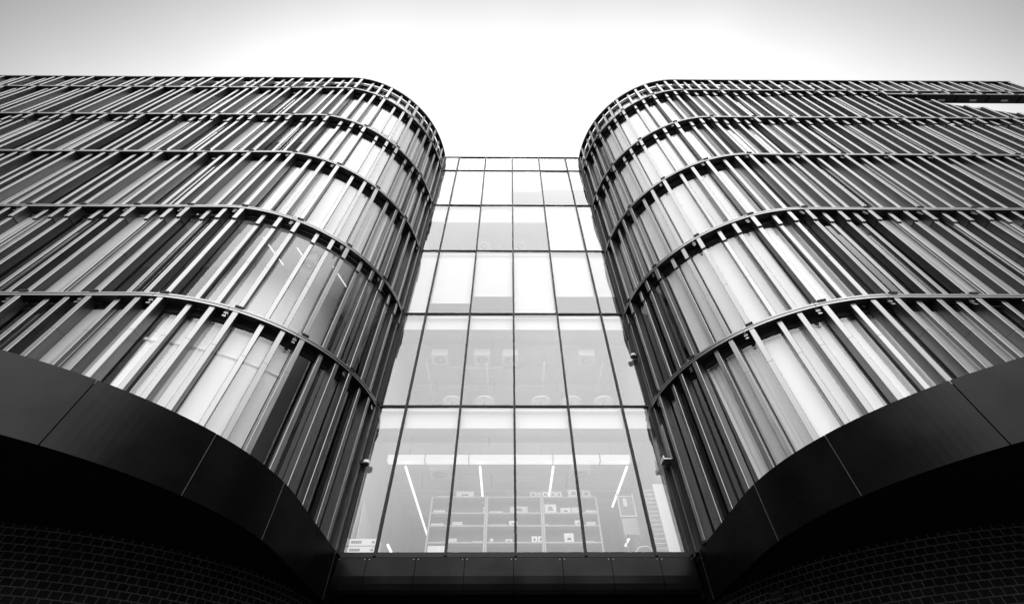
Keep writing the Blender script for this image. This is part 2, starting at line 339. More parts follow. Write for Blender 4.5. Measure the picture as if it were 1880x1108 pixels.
# ------------------------------------------------------------------ wings
def wing(side):
    if side < 0:
        P = Path(-1, XL - R); mod = 1.548
        Ls = [-7.68 + mod * k for k in range(-13, 5)]; uend = P.xc + R * PI / 2 - (CY - YC)
        far = [-15.6, -18.6, -21.8, -25, -27.9, -27.9]
        root = empty('office_wing', (-8.2, YF, 0), 'left office wing with a rounded corner, pleated curtains behind closely set upright metal fins', 'building')
    else:
        P = Path(1, XR + R); mod = 1.585
        Ls = [8.68 - mod * k for k in range(4, 0, -1)] + [8.62] + [10.45 + mod * k for k in range(0, 11)]
        uend = P.xc - R * PI / 2 + (CY - YC)
        far = [15.3, 18.4, 21.6, 24.8, 26.4, 26.4]
        root = empty('office_wing', (8.5, YF, 0), 'right office wing with rounded corner and sloped cut under its top storeys', 'building')
    root_inv = root.location
    piv = bpy.data.objects.new('x', None); bpy.data.objects.remove(piv)
    holder = root
    def fix(o): o.location = Vector(o.location) - root.location
    before = set(bpy.data.objects)
    caps = {0: False, 1: True, 2: False, 3: True, 4: False, 5: False} if side < 0 else {0: False, 1: True, 2: False, 3: True, 4: False, 5: False}
    caprow = {-1: (1, 3), 1: (1, 3, 4)}[side]
    rng = random.Random(11 if side < 0 else 5)
    # wedge opening of the right wing
    def railz(x): return (22.39 + EYE) + (x - 18.66) * (19.83 - 22.39) / (22.78 - 18.66)
    for r in range(6):
        z0 = L[r]; z1 = L[r + 1] if r < 5 else LT
        h = z1 - .12 - z0
        # row numbering: the fins of row r hang under ring r+1
        cap = (r + 1) in ((2, 4) if side < 0 else (2, 4, 5))
        cap = {-1: {1: True, 3: True}, 1: {1: True, 3: True, 4: True}}[side].get(r, False) if False else ((r + 1) in ((1, 3) if False else ()) or False)
        # caps sit at the fin heads just below rings 2, 4 (left) and 2, 4, 5 (right)
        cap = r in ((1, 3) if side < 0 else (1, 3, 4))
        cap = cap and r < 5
        seam = {0: h - 1.0, 1: h * .42, 2: h - 1.15, 3: h * .45, 4: h * .62, 5: 0}[r]
        # in the photo the caps are below the ring that closes storeys 2 and 4
        lo, hi = (far[r], uend) if side < 0 else (uend, far[r])
        mods = [u for u in Ls if lo - .01 <= u <= hi + .01]
        cols = []
        for i, u in enumerate(mods):
            nx = mods[i + 1] if i + 1 < len(mods) else None
            cols.append(('deep_fin', u))
            if side < 0:
                step = mod if nx is None else nx - u
                for k, f in (('slim_fin', .39), ('medium_fin', .69)):
                    if u + step * f < hi - .12: cols.append((k, u + step * f))
            else:
                step = mod if nx is None else nx - u
                if step > 1.7:
                    for k, f in (('slim_fin', .28), ('medium_fin', .52), ('slim_fin', .77)): cols.append((k, u + step * f))
                else:
                    for k, f in (('slim_fin', .38), ('medium_fin', .66)):
                        if u + step * f < hi: cols.append((k, u + step * f))
        if side > 0:
            f0 = mods[0]
            for k, f in (('medium_fin', .36), ('slim_fin', .62)):
                if f0 - mod * f > lo + .1: cols.append((k, f0 - mod * f))
            cols.append(('medium_fin', lo + .09))
        elif all(abs(hi - .09 - c[1]) > .3 for c in cols): cols.append(('medium_fin', hi - .09))
        for k, u in cols:
            if side > 0 and r == 4 and u > 18.6:
                zt = railz(u) - .05; hh = round((zt - z0) / .1) * .1
                if hh > .3: fin(k, P, u, z0, hh, False, 0, root)
                fin(k, P, u, 22.39 + EYE, L[5] - .12 - 22.39 - EYE, False, 0, root)
                continue
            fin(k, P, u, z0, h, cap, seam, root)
        # ledges (one length per bay)
        js = [lo] + [u - .17 for u in mods if u - .17 > lo + .2] + [hi]
        zl = z1
        for a, b in zip(js, js[1:]):
            mb = MB()
            mb.sweep([[P.p(u, o, zl + z) for o, z in LEDGE] for u in P.us(a + .006, b - .006, .12)], 'ledge_metal')
            mb.m = [mb.mi('dark_metal') if (k % 8) in (5, 6) and k < len(mb.f) - 2 else q for k, q in enumerate(mb.m)]  # shade below the ledge put into the colour of its underside
            mb.build('ledge', root)
        for j, u in enumerate(js[1:-1]):
            if r < 5 and (j % 2 == (r % 2) or abs(u - P.xc) < 6):
                q, n = P.fr(u); put('ledge_bracket', BR, root, (q.x, q.y, zl), math.atan2(n.x, -n.y))
        # windows
        for i in range(-1 if side > 0 else 0, len(mods)):
            if i == -1: a, b = lo, mods[0]
            else: a = mods[i]; b = mods[i + 1] if i + 1 < len(mods) else hi
            if b - a < .4 or b > hi + .01: continue
            if side > 0 and r >= 4 and a > 18.0: continue
            um = (a + b) / 2; ang = 0
            if side < 0 and um > P.xc: ang = math.degrees((um - P.xc) / R)
            if side > 0 and um < P.xc: ang = math.degrees((P.xc - um) / R)
            t = rng.random(); cov = None; drop = 0
            pc = .93 if 0 < ang < 52 else (.45 if ang == 0 else .0)
            if r >= 2 and ang > 0: pc = .93 if ang < 62 else .5
            if side > 0 and 0 < ang < 55: pc = 1
            if t < pc:
                cov = ('curtain' if rng.random() < .75 else 'blind') if side < 0 else ('blind' if rng.random() < .85 else 'curtain')
                drop = 0 if rng.random() < .75 or side > 0 else rng.choice((.15, .3, .5))
            if side < 0 and r == 1 and 8 < ang < 46: cov = None
            if ang == 0 and b - a > 1.2 and (i + r) % 2 == 0: cov = 'solid'
            window(P, a, a + (b - a) * .39, a + (b - a) * .69, b, z0, z1, root, cov, drop, ruffle=(side < 0 and r == 0 and a > -9))
    # inner building behind the facade
    lo, hi = (-28.5, P.xc + R * PI / 2 + 6) if side < 0 else (P.xc - R * PI / 2 - 6, 26.6)
    X1 = hi if side < 0 else 18.2
    mb = MB()
    if side < 0: slab(mb, P, lo, hi, 2.0, 2.3, L[0] - .5, LT - .3, 'core')
    else:
        slab(mb, P, lo, 18.2, 2.0, 2.3, L[0] - .5, LT - .3, 'core'); slab(mb, P, 18.2, hi, 2.0, 2.3, L[0] - .5, L[4] - .1, 'core')
        mb.box(18.2, 18.45, YF + .6, YF + 2.0, L[4], LT - .3, 'core')
    mb.build('inner_wall', root)
    for r in range(6):
        zl = L[r + 1] if r < 5 else LT
        mb = MB(); hh = hi if (side < 0 or r < 3) else (18.2 if r >= 4 else hi)
        if side > 0 and r == 3: hh = hi
        slab(mb, P, lo, hh, .30, 2.0, zl - .32 if r < 5 else zl - .2, zl - .06, 'white_paint' if (side < 0 and r == 1) else 'core'); mb.build('floor_slab', root)
    mb = MB(); slab(mb, P, lo, hi, .30, 2.0, L[0] - .3, L[0] - .01, 'core'); mb.build('floor_slab', root)
    if side > 0:
        # bridge beam over the sloped terrace cut
        mb = MB(); zb = 22.39 + EYE
        slab(mb, P, 18.4, 26.4, 0.0, .40, zb - .09, zb, 'dark_metal')
        for k in range(6):
            x = 19.4 + k * 1.585 * .98
            mb.box(x, x + .32, YF + .22, YF + .30, zb - .115, zb - .088, 'white_paint')
            mb.box(x - .7, x - .6, YF + .05, YF + .38, zb - .13, zb - .091, 'dark_metal')
        mb.build('bridge_beam', root)
        mb = MB()
        slab(mb, P, 18.4, 26.4, -.002, .05, zb - .002, zb + .06, 'ledge_metal'); mb.build('beam_edge', root)
        mb = MB(); xs = [18.3 + i * .5 for i in range(17)]
        mb.sweep([[(x, YF + .14, railz(x) - .12), (x, YF + .14, railz(x)), (x, YF + .62, railz(x)), (x, YF + .62, railz(x) - .5)] for x in xs if x < 24.2], 'dark_metal')
        mb.sweep([[(x, YF + .12, railz(x) - .0), (x, YF + .12, railz(x) + .05), (x, YF + .17, railz(x) + .05), (x, YF + .17, railz(x) - .0)] for x in xs if x < 24.2], 'steel')
        mb.build('terrace_parapet', root)
        mb = MB()
        for x in (20.9, 22.5, 24.0): mb.tube([(x, YF + .5, railz(x)), (x - 1.1, YF + .5, zb - .3)], .012, 'steel', 6)
        mb.build('tie_rod', root)
    # curved rail and ties at roof level
    mb = MB(); a, b = (far[5], uend) if side < 0 else (uend, far[5])
    for o, dz in ((.215, -.42), (.215, -.55)):
        mb.tube([P.p(u, o, LT + dz) for u in P.us(a, b, .25)], .018, 'steel', 6)
    u = a + .4
    while u < b:
        mb.tube([P.p(u, .22, LT - .42), P.p(u + .1, .235, L[5] + .05)], .012, 'steel', 5); u += .78
    mb.build('roof_rail', root)
    # first-floor canopy: big fascia panels over a black soffit
    FP = Path(side, (XL - R) if side < 0 else (XR + .09 + R), cy=7.70)
    if side < 0:
        st = FP.xc + R * PI / 2
        js = [FP.xc + R * a for a in (-1.45, -.74, -.035, .32, .739, 1.093, 1.448)] + [st + 2.6, st + 3.6]
    else:
        st = FP.xc - R * PI / 2
        js = [FP.xc - R * a for a in (-1.45, -.74, -.035, .32, .735, 1.10, 1.46)] + [st - 2.6, st - 3.6]
    js = sorted(js); zt, zb = L[0] + .005, L[0] - .90
    for i, (a, b) in enumerate(zip(js, js[1:])):
        mb = MB(); pr = 0.0
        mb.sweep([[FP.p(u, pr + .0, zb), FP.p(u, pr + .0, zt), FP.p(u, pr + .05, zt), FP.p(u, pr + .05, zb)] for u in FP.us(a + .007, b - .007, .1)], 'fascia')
        for e in (a + .05, b - .05):
            for z in (zb + .12, zb + .34, zb + .56, zb + .78):
                q, n = FP.fr(e)
                c0 = FP.p(e, -.002, z); tg = Vector((-n.y, n.x, 0))
                0 and mb.prism([((c0 + tg * .006 * math.cos(t * PI / 3)).x, (c0 + tg * .006 * math.cos(t * PI / 3)).y + 0) for t in (0, 3)] + [(c0.x + n.x * .004, c0.y + n.y * .004)], z - .005, z + .005, 'steel')
        e_ = b - .007 if side < 0 else a + .007
        if abs(e_ - FP.xc) > FP.r * 1.0:
            k_ = .009 if side < 0 else -.009
            mb.sweep([[FP.p(u, -.003, zb + .005), FP.p(u, -.003, zt - .005), FP.p(u, .004, zt - .005), FP.p(u, .004, zb + .005)] for u in sorted((e_, e_ - k_))], 'steel')
        mb.build('fascia_panel', root)
    mb = MB()
    slab(mb, FP, js[0], js[-1], .052, .10, zb + .03, zt - .03, 'black_gap', .15)
    mb.build('fascia_frame', root)
    # canopy deck and soffit: polygon between fascia line and the inner building
    us = FP.us(js[0], js[-1], .2); outer = [FP.p(u, .10, 0) for u in us]
    inner = [Vector((p.x, max(p.y, 0) if False else 12.5, 0)) for p in outer]
    mb = MB()
    edge = XL - .04 if side < 0 else XR + .13
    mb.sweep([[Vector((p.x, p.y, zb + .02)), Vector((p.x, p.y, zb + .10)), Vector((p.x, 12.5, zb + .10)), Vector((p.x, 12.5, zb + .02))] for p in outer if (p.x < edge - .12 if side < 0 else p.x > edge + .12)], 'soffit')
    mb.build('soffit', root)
    mb = MB()
    mb.sweep([[Vector((p.x, p.y, zt - .14)), Vector((p.x, p.y, zt - .06)), Vector((p.x, 9.5, zt - .06)), Vector((p.x, 9.5, zt - .14))] for p in outer if (p.x < edge - .12 if side < 0 else p.x > edge + .12)], 'dark_metal')
    mb.build('canopy_deck', root)
    # brick wall of the ground floor
    BP = Path(side, P.xc + (-.0 if side < 0 else .0), cy=CY, r=R - .17)
    lo2, hi2 = (-20, BP.xc + BP.r * PI / 2 + 2) if side < 0 else (BP.xc - BP.r * PI / 2 - 2, 20)
    us = BP.us(lo2, hi2, .12)
    me = bpy.data.meshes.new('brick_wall'); vs = []; fs = []; uvs = []
    for u in us: vs += [BP.p(u, 0, 0), BP.p(u, 0, zb + .02)]
    for i in range(len(us) - 1):
        fs.append((2 * i, 2 * i + 2, 2 * i + 3, 2 * i + 1)); uvs += [(us[i], 0), (us[i + 1], 0), (us[i + 1], zb + .02), (us[i], zb + .02)]
    me.from_pydata([tuple(v) for v in vs], [], fs); ul = me.uv_layers.new(name='UVMap')
    for i, c in enumerate(uvs): ul.data[i].uv = c
    me.materials.append(M['brick']); put('brick_wall', me, root)
    # security camera on the last fin
    mb = MB()
    if side < 0: x, y, z, s = XL + .10, 10.38, 5.56 + EYE, 1
    else: x, y, z, s = XR - .10, 10.36, 9.15 + EYE, -1
    mb.box(min(x, x - s * .12), max(x, x - s * .12), y - .05, y + .05, z - .05, z + .05, 'frame')
    rows = []
    for i in range(7):
        a = i / 6 * PI / 2; rr = .075 * math.cos(a) + .001; rows.append([(x + .03 * s + rr * math.cos(t * PI / 5), y - .02 + rr * math.sin(t * PI / 5), z - .04 - .075 * math.sin(a)) for t in range(10)])
    mb.sweep(rows, 'black_gap'); 
    rows = [[(x + .03 * s + .085 * math.cos(t * PI / 5), y - .02 + .085 * math.sin(t * PI / 5), zq) for t in range(10)] for zq in (z - .04, z + .03)]
    mb.sweep(rows, 'white_paint')
    cam_o = mb.build('security_camera', None, smooth=False)
    tag(cam_o, 'small white dome camera on the left wing beside the lowest glass panes' if side < 0 else 'small white dome camera on the right wing one storey higher up', 'camera')
    for o in set(bpy.data.objects) - before:
        if o.parent is root: o.location = Vector(o.location) - root.location
    return P, root
PL, left = wing(-1)
PR, rightw = wing(1)
mb = MB(); slab(mb, PL, -8.6, -2.4, 1.85, 1.90, L[1] + .0, L[2] - .34, 'white_paint'); slab(mb, PL, -8.6, -2.4, .36, 1.84, L[1] - .04, L[1] - .01, 'white_paint')  # white partition and floor added to brighten the bare corner room
o = mb.build('bounce_lining', left); o.location = -left.location
# lamps and a ceiling unit seen through the uncovered corner windows of the left wing
for k, (u, lb) in enumerate(((-7.0, 'first slanting tube lamp inside the bare corner windows of the left wing'), (-5.9, 'second slanting tube lamp inside the bare corner windows of the left wing'), (-4.6, 'third tube lamp inside the bare corner windows of the left wing'))):
    a_ = PL.p(u, .6, L[2] - .55); b_ = a_ + Vector((.25, 1.0, 0))
    t = empty('tube_lamp', tuple(a_), lb, 'lamp', 'tube lamps inside the left wing')
    mb = MB(); mb.tube([a_, b_], .018, 'bright_lamp', 8); o = mb.build('tube', t, True); o.location = -t.location
    mb = MB(); q = (a_ + b_) / 2; mb.tube([q, q + Vector((0, 0, .25))], .008, 'steel', 6); o = mb.build('suspension_rod', t); o.location = -t.location
# ------------------------------------------------------------------ glazed link between the wings
link = empty('glass_link', (.16, YC, 0), 'tall glazed link between the two rounded wings, white blinds in its upper storeys', 'building')
def lk(mb, name, par=link, smooth=False):
    o = mb.build(name, par, smooth)
    if par is link: o.location = -link.location
    return o
mx = [.1604 + k * 1.555 for k in range(-2, 3)]
XE = [XL + .02] + mx + [XR - .02]
LV = L + [LT]
for x in mx:
    mb = MB(); mb.prism([(x - .027, YC - .035), (x + .027, YC - .035), (x + .027, YC + .0), (x + .02, YC + .14), (x - .02, YC + .14), (x - .027, YC)], L[0] - .02, LT, 'frame')
    lk(mb, 'mullion')
for x in (XL + .0, XR - .0):
    mb = MB(); mb.box(x - .05, x + .05, YC - .02, YC + .15, L[0], LT, 'frame'); lk(mb, 'edge_frame')
for z in LV:
    mb = MB(); hgt = .022 if z != L[0] else .05
    for a, b in zip(XE, XE[1:]): mb.box(a + .031, b - .031, YC - .022, YC + .12, z - hgt, z + hgt, 'frame')
    lk(mb, 'transom')
for r in range(6):
    for a, b in zip(XE, XE[1:]):
        g = MB(); e = random.uniform(-.004, .004); e2 = random.uniform(-.008, .008)
        g.face([(a + .03, YC + .02 + e, LV[r] + .03), (b - .03, YC + .02 - e, LV[r] + .03), (b - .03, YC + .02 - e + e2, LV[r + 1] - .03), (a + .03, YC + .02 + e + e2, LV[r + 1] - .03)], 'glass')
        lk(g, 'glass_pane')
# slabs, ceilings, walls
BACK = 19.5
for r in range(7):
    z = LV[r]; mb = MB()
    mb.box(XL - .1, XR + .1, YC + .36, BACK, z - .34, z - .06, 'ceiling')
    lk(mb, 'floor_slab')
    mb = MB()
    if r > 0:
        dp = .60 if r < 6 else .3
        for a, b in zip(XE, XE[1:]): mb.box(a + .04, b - .04, YC + .20, YC + .24, z - dp, z + .05, 'spandrel')
        lk(mb, 'spandrel_panel')
    else:
        mb.box(XL, XR, YC + .05, YC + .36, z - .2, z - .055, 'frame'); lk(mb, 'sill')
mb = MB(); mb.box(XL - .1, XR + .1, BACK, BACK + .2, 0, LT, 'room_wall'); lk(mb, 'back_wall')
for x0, x1 in ((XL - .35, XL - .1), (XR + .1, XR + .35)):
    mb = MB(); mb.box(x0, x1, YC + .02, BACK, L[0] - .3, LT, 'room_wall'); lk(mb, 'side_wall')
mb = MB(); mb.box(XL - .4, XR + .4, YC + .15, BACK, LT - .05, LT + .05, 'ceiling'); lk(mb, 'roof')
# blinds: (storey, bay, bottom height)
BL = [(2, 0, L[2]), (2, 1, 11.94 + EYE), (2, 2, 12.33 + EYE), (2, 3, L[2]), (2, 4, 12.33 + EYE), (2, 5, 12.33 + EYE),
      (3, 0, 17.7 + EYE), (3, 1, 17.66 + EYE), (3, 2, 17.66 + EYE), (3, 3, 17.66 + EYE), (3, 4, L[3]), (3, 5, L[3]),
      (4, 0, L[4]), (4, 1, L[4]), (4, 2, L[4]), (4, 3, 20.75 + EYE), (4, 4, 20.95 + EYE), (4, 5, 20.95 + EYE)] + [(5, k, L[5]) for k in range(6)]
for r, k, zb in BL:
    mb = MB(); a, b = XE[k] + .05, XE[k + 1] - .05
    rows = []
    for i in range(9):
        x = a + (b - a) * i / 8; rows.append([(x, YC + .16 + .003 * math.sin(i * 1.9 + k), zb + .06), (x, YC + .16, LV[r + 1] - .58 if r < 5 else LV[r + 1] - .1)])
    mb.sweep(rows, 'roller_blind', closed=False); mb.box(a, b, YC + .15, YC + .175, zb + .04, zb + .065, 'white_paint')
    lk(mb, 'blind', smooth=False)
# base panels below the glass, with a rolled lower lip
prof = [(-.06, -.07), (-.06, -.42), (-.045, -.56), (.0, -.66), (.07, -.73), (.2, -.76), (.2, -.70), (.08, -.68), (0, -.5), (0, -.07)]
bx0 = [XL + .02, -3.08] + [-3.08 + 1.064 * k for k in range(1, 7)] + [XR - .02]
bx0 = sorted(set(bx0))
for a, b in zip(bx0, bx0[1:]):
    mb = MB(); mb.sweep([[(x, YC + o, L[0] + z) for o, z in prof] for x in (a + .006, b - .006)], 'fascia')
    for x in (a + .05, b - .05):
        mb.box(x - .006, x + .006, YC - .064, YC - .058, L[0] - .108, L[0] - .096, 'steel')
    lk(mb, 'base_panel')
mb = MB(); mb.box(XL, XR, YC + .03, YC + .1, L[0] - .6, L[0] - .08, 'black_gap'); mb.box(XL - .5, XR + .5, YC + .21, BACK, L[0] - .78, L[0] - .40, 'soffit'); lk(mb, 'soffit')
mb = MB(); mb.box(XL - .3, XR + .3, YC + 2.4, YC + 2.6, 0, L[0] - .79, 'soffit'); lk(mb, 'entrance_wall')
# ------------------------------------------------------------------ things inside the link
FL = 3.46 + EYE - .06   # floor of the lowest glazed storey
def bookcase(x0, label):
    t = empty('bookcase', (x0 + .8, 12.67, FL), label, 'bookcase', 'bookcases in a row behind the glass')
    def q(mb, n):
        o = mb.build(n, t); o.location = -t.location
    zt = 5.65 + EYE; y0, y1 = 12.5, 12.85; x1 = x0 + 1.58
    for x in (x0, x1 - .045):
        mb = MB(); mb.box(x, x + .045, y0, y1, FL, zt, 'shelf_metal'); q(mb, 'side_panel')
    for z in (5.65, 5.20, 4.86, 4.43, 3.98):
        mb = MB(); mb.box(x0 + .046, x1 - .046, y0 + .005, y1 - .02, z + EYE - .035, z + EYE - .001, 'shelf_metal'); q(mb, 'shelf')
    mb = MB(); mb.box(x0 + .046, x1 - .046, y1 - .019, y1 - .004, FL, zt - .04, 'shelf_back'); q(mb, 'back_panel')
bookcase(-2.22, 'open bookcase nearest the left wing, white folders on its shelves')
bookcase(-.63, 'middle open bookcase behind the central mullion')
bookcase(.96, 'open bookcase on the right, picture cards and cartons on it')
SZ = [5.65 + EYE, 5.20 + EYE, 4.86 + EYE, 4.43 + EYE, 3.98 + EYE]
def stuff(kind, x, s, w_, h_, label, group=None, d=.2, y=12.54, mt='paper'):
    z = SZ[s]; mb = MB()
    if kind == 'books':
        n = max(2, int(h_ / .022))
        for i in range(n):
            j = random.uniform(-.02, .02); mb.box(x + j, x + w_ + j * .6 - .01, y, y + d, z + i * h_ / n + .001, z + (i + 1) * h_ / n - .003, mt if i % 2 else 'carton')
    elif kind == 'box':
        mb.box(x, x + w_, y, y + d, z + .001, z + h_, mt); mb.box(x - .005, x + w_ + .005, y - .004, y + d + .004, z + h_ * .72, z + h_ + .006, 'paper')
        mb.box(x + w_ * .3, x + w_ * .7, y - .006, y - .003, z + h_ * .25, z + h_ * .5, 'ink')
    elif kind == 'card':
        mb.hexa([(x, y, z), (x + w_, y, z), (x + w_, y + .012, z), (x, y + .012, z), (x, y + .05, z + h_), (x + w_, y + .05, z + h_), (x + w_, y + .062, z + h_), (x, y + .062, z + h_)], mt)
        mb.hexa([(x + w_ * .25, y + .006, z + h_ * .25), (x + w_ * .75, y + .006, z + h_ * .25), (x + w_ * .75, y + .01, z + h_ * .25), (x + w_ * .25, y + .01, z + h_ * .25),
                 (x + w_ * .35, y + .028, z + h_ * .7), (x + w_ * .65, y + .028, z + h_ * .7), (x + w_ * .65, y + .034, z + h_ * .7), (x + w_ * .35, y + .034, z + h_ * .7)], 'shelf_back')
    elif kind == 'ball':
        rows = []
        for i in range(9):
            a = -PI / 2 + i / 8 * PI; rows.append([(x + w_ / 2 + w_ / 2 * math.cos(a) * math.cos(t * PI / 6) + 1e-4 * math.cos(t), y + w_ / 2 + w_ / 2 * math.cos(a) * math.sin(t * PI / 6), z + w_ / 2 + w_ / 2 * math.sin(a)) for t in range(12)])
        mb.sweep(rows, mt)
    nm = {'books': 'paper_stack', 'box': 'storage_box', 'card': 'picture_card', 'ball': 'round_ornament'}[kind]
    o = mb.build(nm); tag(o, label, {'books': 'papers', 'box': 'box', 'card': 'card', 'ball': 'ornament'}[kind], group)
stuff('box', -1.52, 0, .50, .15, 'long white box lying on top of the left bookcase')
stuff('books', -2.05, 0, .36, .03, 'thin flat sheet stack at the left end of the bookcase tops')
stuff('books', -2.14, 1, .34, .085, 'white folder stack on the top shelf of the left bookcase')
stuff('books', -2.16, 2, .36, .06, 'grey folder stack at the left end of the second shelf')
stuff('books', -1.55, 2, .28, .10, 'white folder stack right of the mullion on the second shelf')
stuff('card', -.72 - .0, 1, .06, .19, 'single upright binder at the right end of the left bookcase')
stuff('books', -1.60, 3, .22, .10, 'open papers piled on the third shelf of the left bookcase')
stuff('books', -.98, 3, .30, .03, 'thin white pad on the third shelf of the left bookcase')
stuff('box', -2.15, 4, .50, .36, 'large white carton under the lowest shelf of the left bookcase', d=.28)
stuff('books', -.55, 1, .38, .045, 'pale flat papers on the top shelf of the middle bookcase')
stuff('card', .04, 1, .50, .20, 'wide grey board leaning on the top shelf behind the central mullion', mt='carton')
stuff('books', -.56, 2, .52, .03, 'long thin paper on the second shelf of the middle bookcase')
stuff('box', .02, 2, .22, .12, 'small open box on the second shelf left of the central mullion')
stuff('ball', -.52, 3, .12, .12, 'small round white ornament on the third shelf')
stuff('box', -.08, 3, .18, .07, 'small flat carton on the third shelf of the middle bookcase', mt='carton')
stuff('card', .63, 3, .15, .17, 'left one of two square pictures on the third shelf')
stuff('card', .80, 3, .15, .17, 'right one of two square pictures on the third shelf')
stuff('card', .62, 0, .20, .17, 'grey picture leftmost on the middle bookcase top', mt='carton')
stuff('box', .84, 0, .10, .12, 'small white cube between the cards on the bookcase tops')
stuff('card', .98, 0, .19, .17, 'white picture card, first from the left on the right bookcase')
stuff('card', 1.20, 0, .17, .17, 'white picture card with a grey arch beside the pendant lamp')
stuff('card', 1.38, 0, .17, .17, 'white picture card, last one before the gap on the right bookcase')
stuff('card', 1.74, 0, .33, .24, 'large pale picture behind the right mullion')
stuff('card', 2.14, 0, .26, .22, 'pale striped picture at the right end of the bookcase tops', mt='carton')
stuff('card', 1.03, 1, .33, .26, 'large white picture on the top shelf of the right bookcase')
stuff('box', 1.48, 1, .28, .13, 'white flat box in the middle of the top right shelf')
stuff('books', 1.80, 1, .22, .15, 'untidy white papers left of the right mullion')
stuff('books', 2.18, 1, .30, .08, 'low slanted paper pile right of the right mullion')
stuff('ball', 1.04, 2, .06, .06, 'tiny white ornament on the second right shelf')
stuff('books', 1.32, 2, .26, .02, 'single white sheet on the second right shelf')
stuff('box', 1.85, 2, .18, .13, 'small white box left of the mullion on the second right shelf')
stuff('books', 2.16, 2, .27, .10, 'white paper stack right of the mullion on the second right shelf')
stuff('box', 1.52, 3, .25, .22, 'white square box in the middle of the third right shelf')
stuff('books', 2.05, 3, .30, .025, 'thin paper on the third shelf of the right bookcase')
# leafy plant on the bookcase
mb = MB()
for i in range(90):
    a = random.random() * 2 * PI; rr = random.random() ** .6 * .24; x = .22 + rr * math.cos(a) - .1; y = 12.68 + rr * math.sin(a) * .5; z = SZ[0] + .06 + random.random() * .20
    d = Vector((math.cos(a), math.sin(a), random.uniform(-.4, .8))) * .06; e = Vector((-math.sin(a), math.cos(a), .2)) * .022
    p = Vector((x, y, z)); mb.face([p - d, p + e, p + d, p - e], 'carton')
pl = empty('potted_plant', (.12, 12.68, SZ[0]), 'small leafy plant on top of the middle bookcase', 'plant')
o = mb.build('foliage', pl); o.location = -pl.location
mb = MB(); mb.sweep([[(.12 + r_ * math.cos(t * PI / 6), 12.68 + r_ * math.sin(t * PI / 6), SZ[0] + z_) for t in range(12)] for r_, z_ in ((.05, 0.001), (.075, .1))], 'white_paint'); o = mb.build('pot', pl); o.location = -pl.location
# pendant tube lamps, ducts, pipes, ceiling units
def tube_lamp(x, y0, y1, z, zc, label, grp, tm='lamp'):
    t = empty('tube_lamp', (x, y0, z), label, 'lamp', grp)
    mb = MB(); mb.tube([(x, y0, z), (x, y1, z)], .034, tm, 10); o = mb.build('tube', t, True); o.location = -t.location
    for y in (y0 + .25, y1 - .25):
        mb = MB(); mb.tube([(x, y, z + .04), (x, y, zc)], .008, 'steel', 6); o = mb.build('suspension_rod', t); o.location = -t.location
C1 = L[1] - .36; C2 = L[2] - .36; C4 = L[4] - .36
for x, lb, y1 in ((-3.02, 'long tube lamp hanging left of the bookcases', 17.2), (-.84, 'tube lamp hanging over the middle of the left bookcase', 15.5), (1.31, 'tube lamp hanging over the right bookcase', 15.5), (3.48, 'slanting-looking tube lamp hanging right of the bookcases', 14.7)):
    tube_lamp(x, 12.02, y1, 6.3 + EYE, C1, lb, 'tube lamps behind the lowest panes')
for i, x in enumerate((-2.9, -.78, 1.25, 3.32)):
    tube_lamp(x, 11.7, 14.0, 10.0 + EYE, C2, ['leftmost tube lamp of the second glazed storey', 'tube lamp right of the first mullion gap in the second glazed storey', 'tube lamp right of the central mullion in the second glazed storey', 'rightmost tube lamp of the second glazed storey'][i], 'tube lamps behind the second row of panes', 'white_paint')
for i, x in enumerate((-2.35, -.5, 1.6)):
    tube_lamp(x, 12.0, 14.5, 17.9 + EYE, C4, ['leftmost', 'middle', 'rightmost'][i] + ' tube lamp seen under the blinds of the fourth glazed storey', 'tube lamps under the high blinds', 'white_paint')
tube_lamp(3.9, 14.2, 15.6, 5.4 + EYE, C1, 'short tube lamp low behind the whiteboard stand', None)
tube_lamp(-3.4, 13.2, 15.2, 4.6 + EYE, C1, 'short tube lamp low in the left corner of the lowest storey', None)
mb = MB(); mb.box(-3.6, 3.62, 12.0, 12.22, 6.48 + EYE, 6.67 + EYE, 'duct_glow')  # white duct, its brightness put in as emission
for x in (-2.5, -1.2, 1.3, 2.7): mb.box(x, x + .03, 11.97, 12.25, 6.45 + EYE, 6.71 + EYE, 'shelf_metal')
for x in (-3, -.9, 1.0, 3.1): mb.tube([(x, 12.1, 6.7 + EYE), (x, 12.1, C1)], .01, 'steel', 6)
tag(mb.build('glowing_duct'), 'long white duct with an added glow running across the lowest glazed storey', 'lamp')
for z, y, x0, x1, lb, dd in ((6.6, 14.2, -3.6, 3.8, 'nearer thin pale pipe under the ceiling of the lowest storey', .018), (6.75, 15.2, -1.8, 3.8, 'farther thin pipe under the ceiling of the lowest storey', .025), (10.45, 13.6, -3.6, 3.8, 'thin pipe crossing the second glazed storey below its duct', .02)):
    mb = MB(); mb.tube([(x0, y, z + EYE), (x1, y, z + EYE)], dd, 'white_paint', 8); tag(mb.build('pipe'), lb, 'pipe')
mb = MB(); mb.tube([(-2.5, 12.6, 10.55 + EYE), (-.2, 12.6, 10.55 + EYE)], .08, 'white_paint', 12); tag(mb.build('air_duct', smooth=True), 'round white duct joining the ceiling units of the second storey', 'duct')
